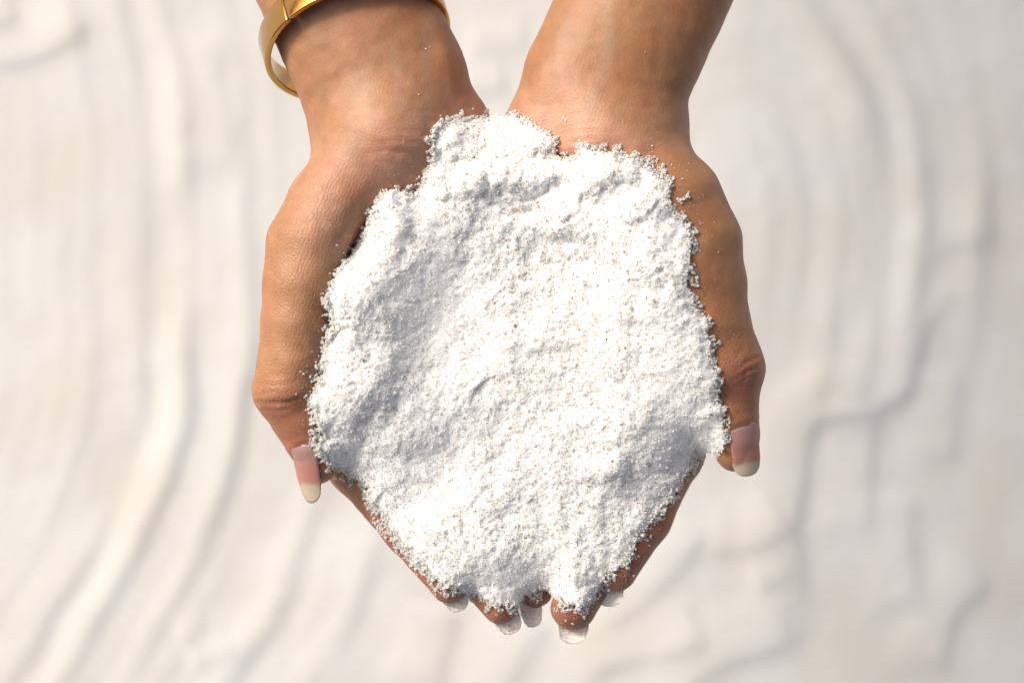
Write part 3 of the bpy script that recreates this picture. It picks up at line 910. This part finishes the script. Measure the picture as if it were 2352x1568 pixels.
def grains(name, P, rad, rgb, parent=None, shape=(ICO, ICOF)):
    SV, SF = shape
    n = len(P)
    q = rng.normal(size=(n, 4)); q /= np.linalg.norm(q, axis=1)[:, None]
    w_, x, y, z = q.T
    Rm = np.stack([1 - 2 * (y * y + z * z), 2 * (x * y - w_ * z), 2 * (x * z + w_ * y), 2 * (x * y + w_ * z), 1 - 2 * (x * x + z * z), 2 * (y * z - w_ * x),
                   2 * (x * z - w_ * y), 2 * (y * z + w_ * x), 1 - 2 * (x * x + y * y)], 1).reshape(n, 3, 3)
    sc3 = rng.uniform(0.6, 1.35, (n, 1, 3))
    L = SV[None] * sc3 * rng.uniform(0.62, 1.25, (n, len(SV), 1))
    Wv = np.einsum('nij,nkj->nki', Rm, L) * rad[:, None, None] + P[:, None, :]
    F = (SF[None] + (np.arange(n) * len(SV))[:, None, None]).reshape(-1, 3)
    F = F[:, ::-1]                                     # plan coordinates are left-handed
    o = new_obj(name, to_world(Wv.reshape(-1, 3)), F, GRAIN, parent, smooth=False, fix=False)
    add_color(o, 'grain_colour', np.repeat(rgb, len(SV), 0))
    return o
def grain_colours(u, v):
    n = len(u)
    g = rng.uniform(0.85, 0.93, n)
    rgb = np.stack([g, g * rng.uniform(0.985, 1.005, n), g * rng.uniform(0.95, 1.0, n)], 1)
    grey = rng.random(n) < 0.015
    rgb[grey] *= rng.uniform(0.6, 0.85, (grey.sum(), 1))
    tan = rng.random(n) < 0.004
    rgb[tan] = np.array([0.62, 0.50, 0.36]) * rng.uniform(0.8, 1.1, (tan.sum(), 1))
    dark = rng.random(n) < 0.0003
    rgb[dark] = np.array([0.22, 0.10, 0.05]) * rng.uniform(0.4, 1.3, (dark.sum(), 1))
    # ochre stained grains in the crack below the big lump
    st, _, _ = poly_near(u, v, [(1172, 482), (1200, 486), (1222, 478), (1240, 466)])
    m = (st < 8) & (rng.random(n) < 0.3)
    rgb[m] = np.array([0.70, 0.54, 0.34]) * rng.uniform(0.85, 1.15, (m.sum(), 1))
    return rgb
# cover of the heap
N1 = 70000
cu_, cv_ = rng.uniform(690, 1690, N1 * 2), rng.uniform(245, 1440, N1 * 2)
s_ = zi(cu_, cv_, sd_)
k_ = s_ > 1
cu_, cv_, s_ = cu_[k_], cv_[k_], s_[k_]
r_ = rng.gamma(5, 0.37, len(cu_)) * (1.0 - 0.35 * zi(cu_, cv_, smooth_m)) + 0.5
cz_ = zi(cu_, cv_, Z) + rng.uniform(-0.95, 0.22, len(cu_)) * r_ * (1 - 0.2 * zi(cu_, cv_, smooth_m))
print('grains', len(cu_))
go = grains('sand_grain', np.stack([cu_, cv_, cz_], 1), r_, grain_colours(cu_, cv_), pile, (OCT, OCTF))
tag(go, None, None, None, 'stuff')
# ragged fringe: loose and clustered grains round the edge, lying on the skin
N2 = 90000
cu_, cv_ = rng.uniform(690, 1690, N2 * 3), rng.uniform(245, 1450, N2 * 3)
s_ = zi(cu_, cv_, sd_); ht = hand_top(cu_, cv_)
clump = vnoise(cu_, cv_, 15, 61) * 0.6 + vnoise(cu_, cv_, 7, 62) * 0.5
wide = 13 + 26 * gauss(cu_, cv_, 1545, 480, 70, 140) + 16 * (cv_ > 1080) * (0.6 + 0.4 * vnoise(cu_, cv_, 60, 63)) + 8 * gauss(cu_, cv_, 740, 960, 60, 120)
k_ = (s_ < 9) & (s_ > -wide * 1.6) & ~np.isnan(ht) & (clump * 16 + s_ * 16 / wide > -5 + rng.uniform(-4, 4, len(s_))) & (rng.random(len(s_)) < 0.85)
cu_, cv_, s_, ht = cu_[k_], cv_[k_], s_[k_], ht[k_]
r_ = rng.gamma(3.2, 0.46, len(cu_)) + 0.55
pile_h = np.maximum(ht, np.where(s_ > 0, zi(cu_, cv_, Z), -999))
cz_ = pile_h + r_ * rng.uniform(0.5, 1.0, len(cu_)) + np.abs(rng.normal(0, 1, len(cu_))) * 4 * (s_ > -8)
print('fringe', len(cu_))
go = grains('edge_grain', np.stack([cu_, cv_, cz_], 1), r_, grain_colours(cu_, cv_), pile)
tag(go, None, None, None, 'stuff')
# dust of grains on the finger nails
nu_, nv_, nz_ = [], [], []
dg = bpy.context.evaluated_depsgraph_get()
for o in list(arm_a.children) + list(arm_b.children):
    if o.data.materials[0] is NAIL_D:
        co = np.array([v.co for v in o.data.vertices])
        zz = co[:, 2] / PX
        sc_ = D / (D - co[:, 2]) / PX
        uu, vv = co[:, 0] * sc_ + 1176, 784 - co[:, 1] * sc_
        pick = rng.integers(0, len(uu), 260)
        nu_.append(uu[pick] + rng.normal(0, 1.0, 260)); nv_.append(vv[pick] + rng.normal(0, 1.0, 260)); nz_.append(zz[pick] + 2.5)
nu_, nv_, nz_ = map(np.concatenate, (nu_, nv_, nz_))
hn = hand_top(nu_, nv_)
cl = np.clip(rng.normal(0, 1, (260, 3)), -1.8, 1.8) * np.array([10, 11, 3]) + np.array([1222, 1402, -112])
clu = np.zeros(len(nu_) + len(cl), bool); clu[len(nu_):] = True
nu_, nv_, nz_ = np.concatenate([nu_, cl[:, 0]]), np.concatenate([nv_, cl[:, 1]]), np.concatenate([nz_, cl[:, 2]])
hn = hand_top(nu_, nv_)
k_ = clu | (np.isnan(hn) | (hn < nz_)) & (vnoise(nu_, nv_, 18, 91) > -0.35)
nd = grains('nail_dust', np.stack([nu_, nv_, nz_], 1)[k_], rng.gamma(4, 0.22, k_.sum()) + 0.4, grain_colours(nu_[k_], nv_[k_]))
tag(nd, 'thin dusting of white grains on the dirty free edges of the finger nails', 'sand grains', None, 'stuff')
# stray grains stuck to the skin
pts = [(1296, 271, 7), (1300, 276, 5), (1652, 786, 7), (1655, 790, 4), (1632, 744, 4), (1633, 750, 4), (690, 853, 3), (697, 858, 5), (705, 840, 3), (680, 905, 3), (695, 890, 2.5), (700, 912, 4),
       (1352, 1440, 3), (1420, 1372, 4), (1455, 1322, 5), (1300, 1425, 5), (1315, 1432, 4), (1298, 1440, 3), (868, 210, 2), (978, 112, 2.5), (986, 108, 2), (962, 217, 2), (1482, 120, 2), (1640, 510, 3), (1628, 518, 2)]
su_ = np.array([p[0] for p in pts], float); sv_ = np.array([p[1] for p in pts], float); sr_ = np.array([p[2] for p in pts]) * 0.8
q = 420
ru, rv = rng.uniform(580, 1760, q * 6), rng.uniform(330, 1460, q * 6)
sdist = np.hypot(0, zi(ru, rv, sd_))
hn = hand_top(ru, rv)
far = (ru < 690) | (ru > 1690)
kk = ~np.isnan(hn) & ((zi(ru, rv, sd_) < -3) | far) & (rng.random(len(ru)) < np.where(rv > 1050, 0.5, 0.07) * np.where(far, 0.5, np.exp(-sdist / 45)))
su_ = np.concatenate([su_, ru[kk]]); sv_ = np.concatenate([sv_, rv[kk]]); sr_ = np.concatenate([sr_, rng.gamma(5, 0.3, kk.sum()) + 0.5])
# a film of very fine dust fading away from the heap
fu, fv = rng.uniform(600, 1750, 60000), rng.uniform(250, 1450, 60000)
fd = zi(fu, fv, sd_); fh = hand_top(fu, fv)
kk = ~np.isnan(fh) & (fu > 692) & (fu < 1692) & (fd < 0) & (rng.random(len(fu)) < 0.8 * np.exp(fd / 20) * np.clip(0.45 + vnoise(fu, fv, 34, 95), 0, 1))
su_, sv_, sr_ = np.concatenate([su_, fu[kk]]), np.concatenate([sv_, fv[kk]]), np.concatenate([sr_, rng.uniform(0.5, 1.2, kk.sum())])
print('dust', kk.sum())
hz = hand_top(su_, sv_)
ok = ~np.isnan(hz)
so = grains('stray_grain', np.stack([su_, sv_, hz + sr_ * 0.5], 1)[ok], sr_[ok], grain_colours(su_[ok], sv_[ok]))
tag(so, 'loose white grains stuck to the bare skin around the sand heap', 'sand grains', None, 'stuff')
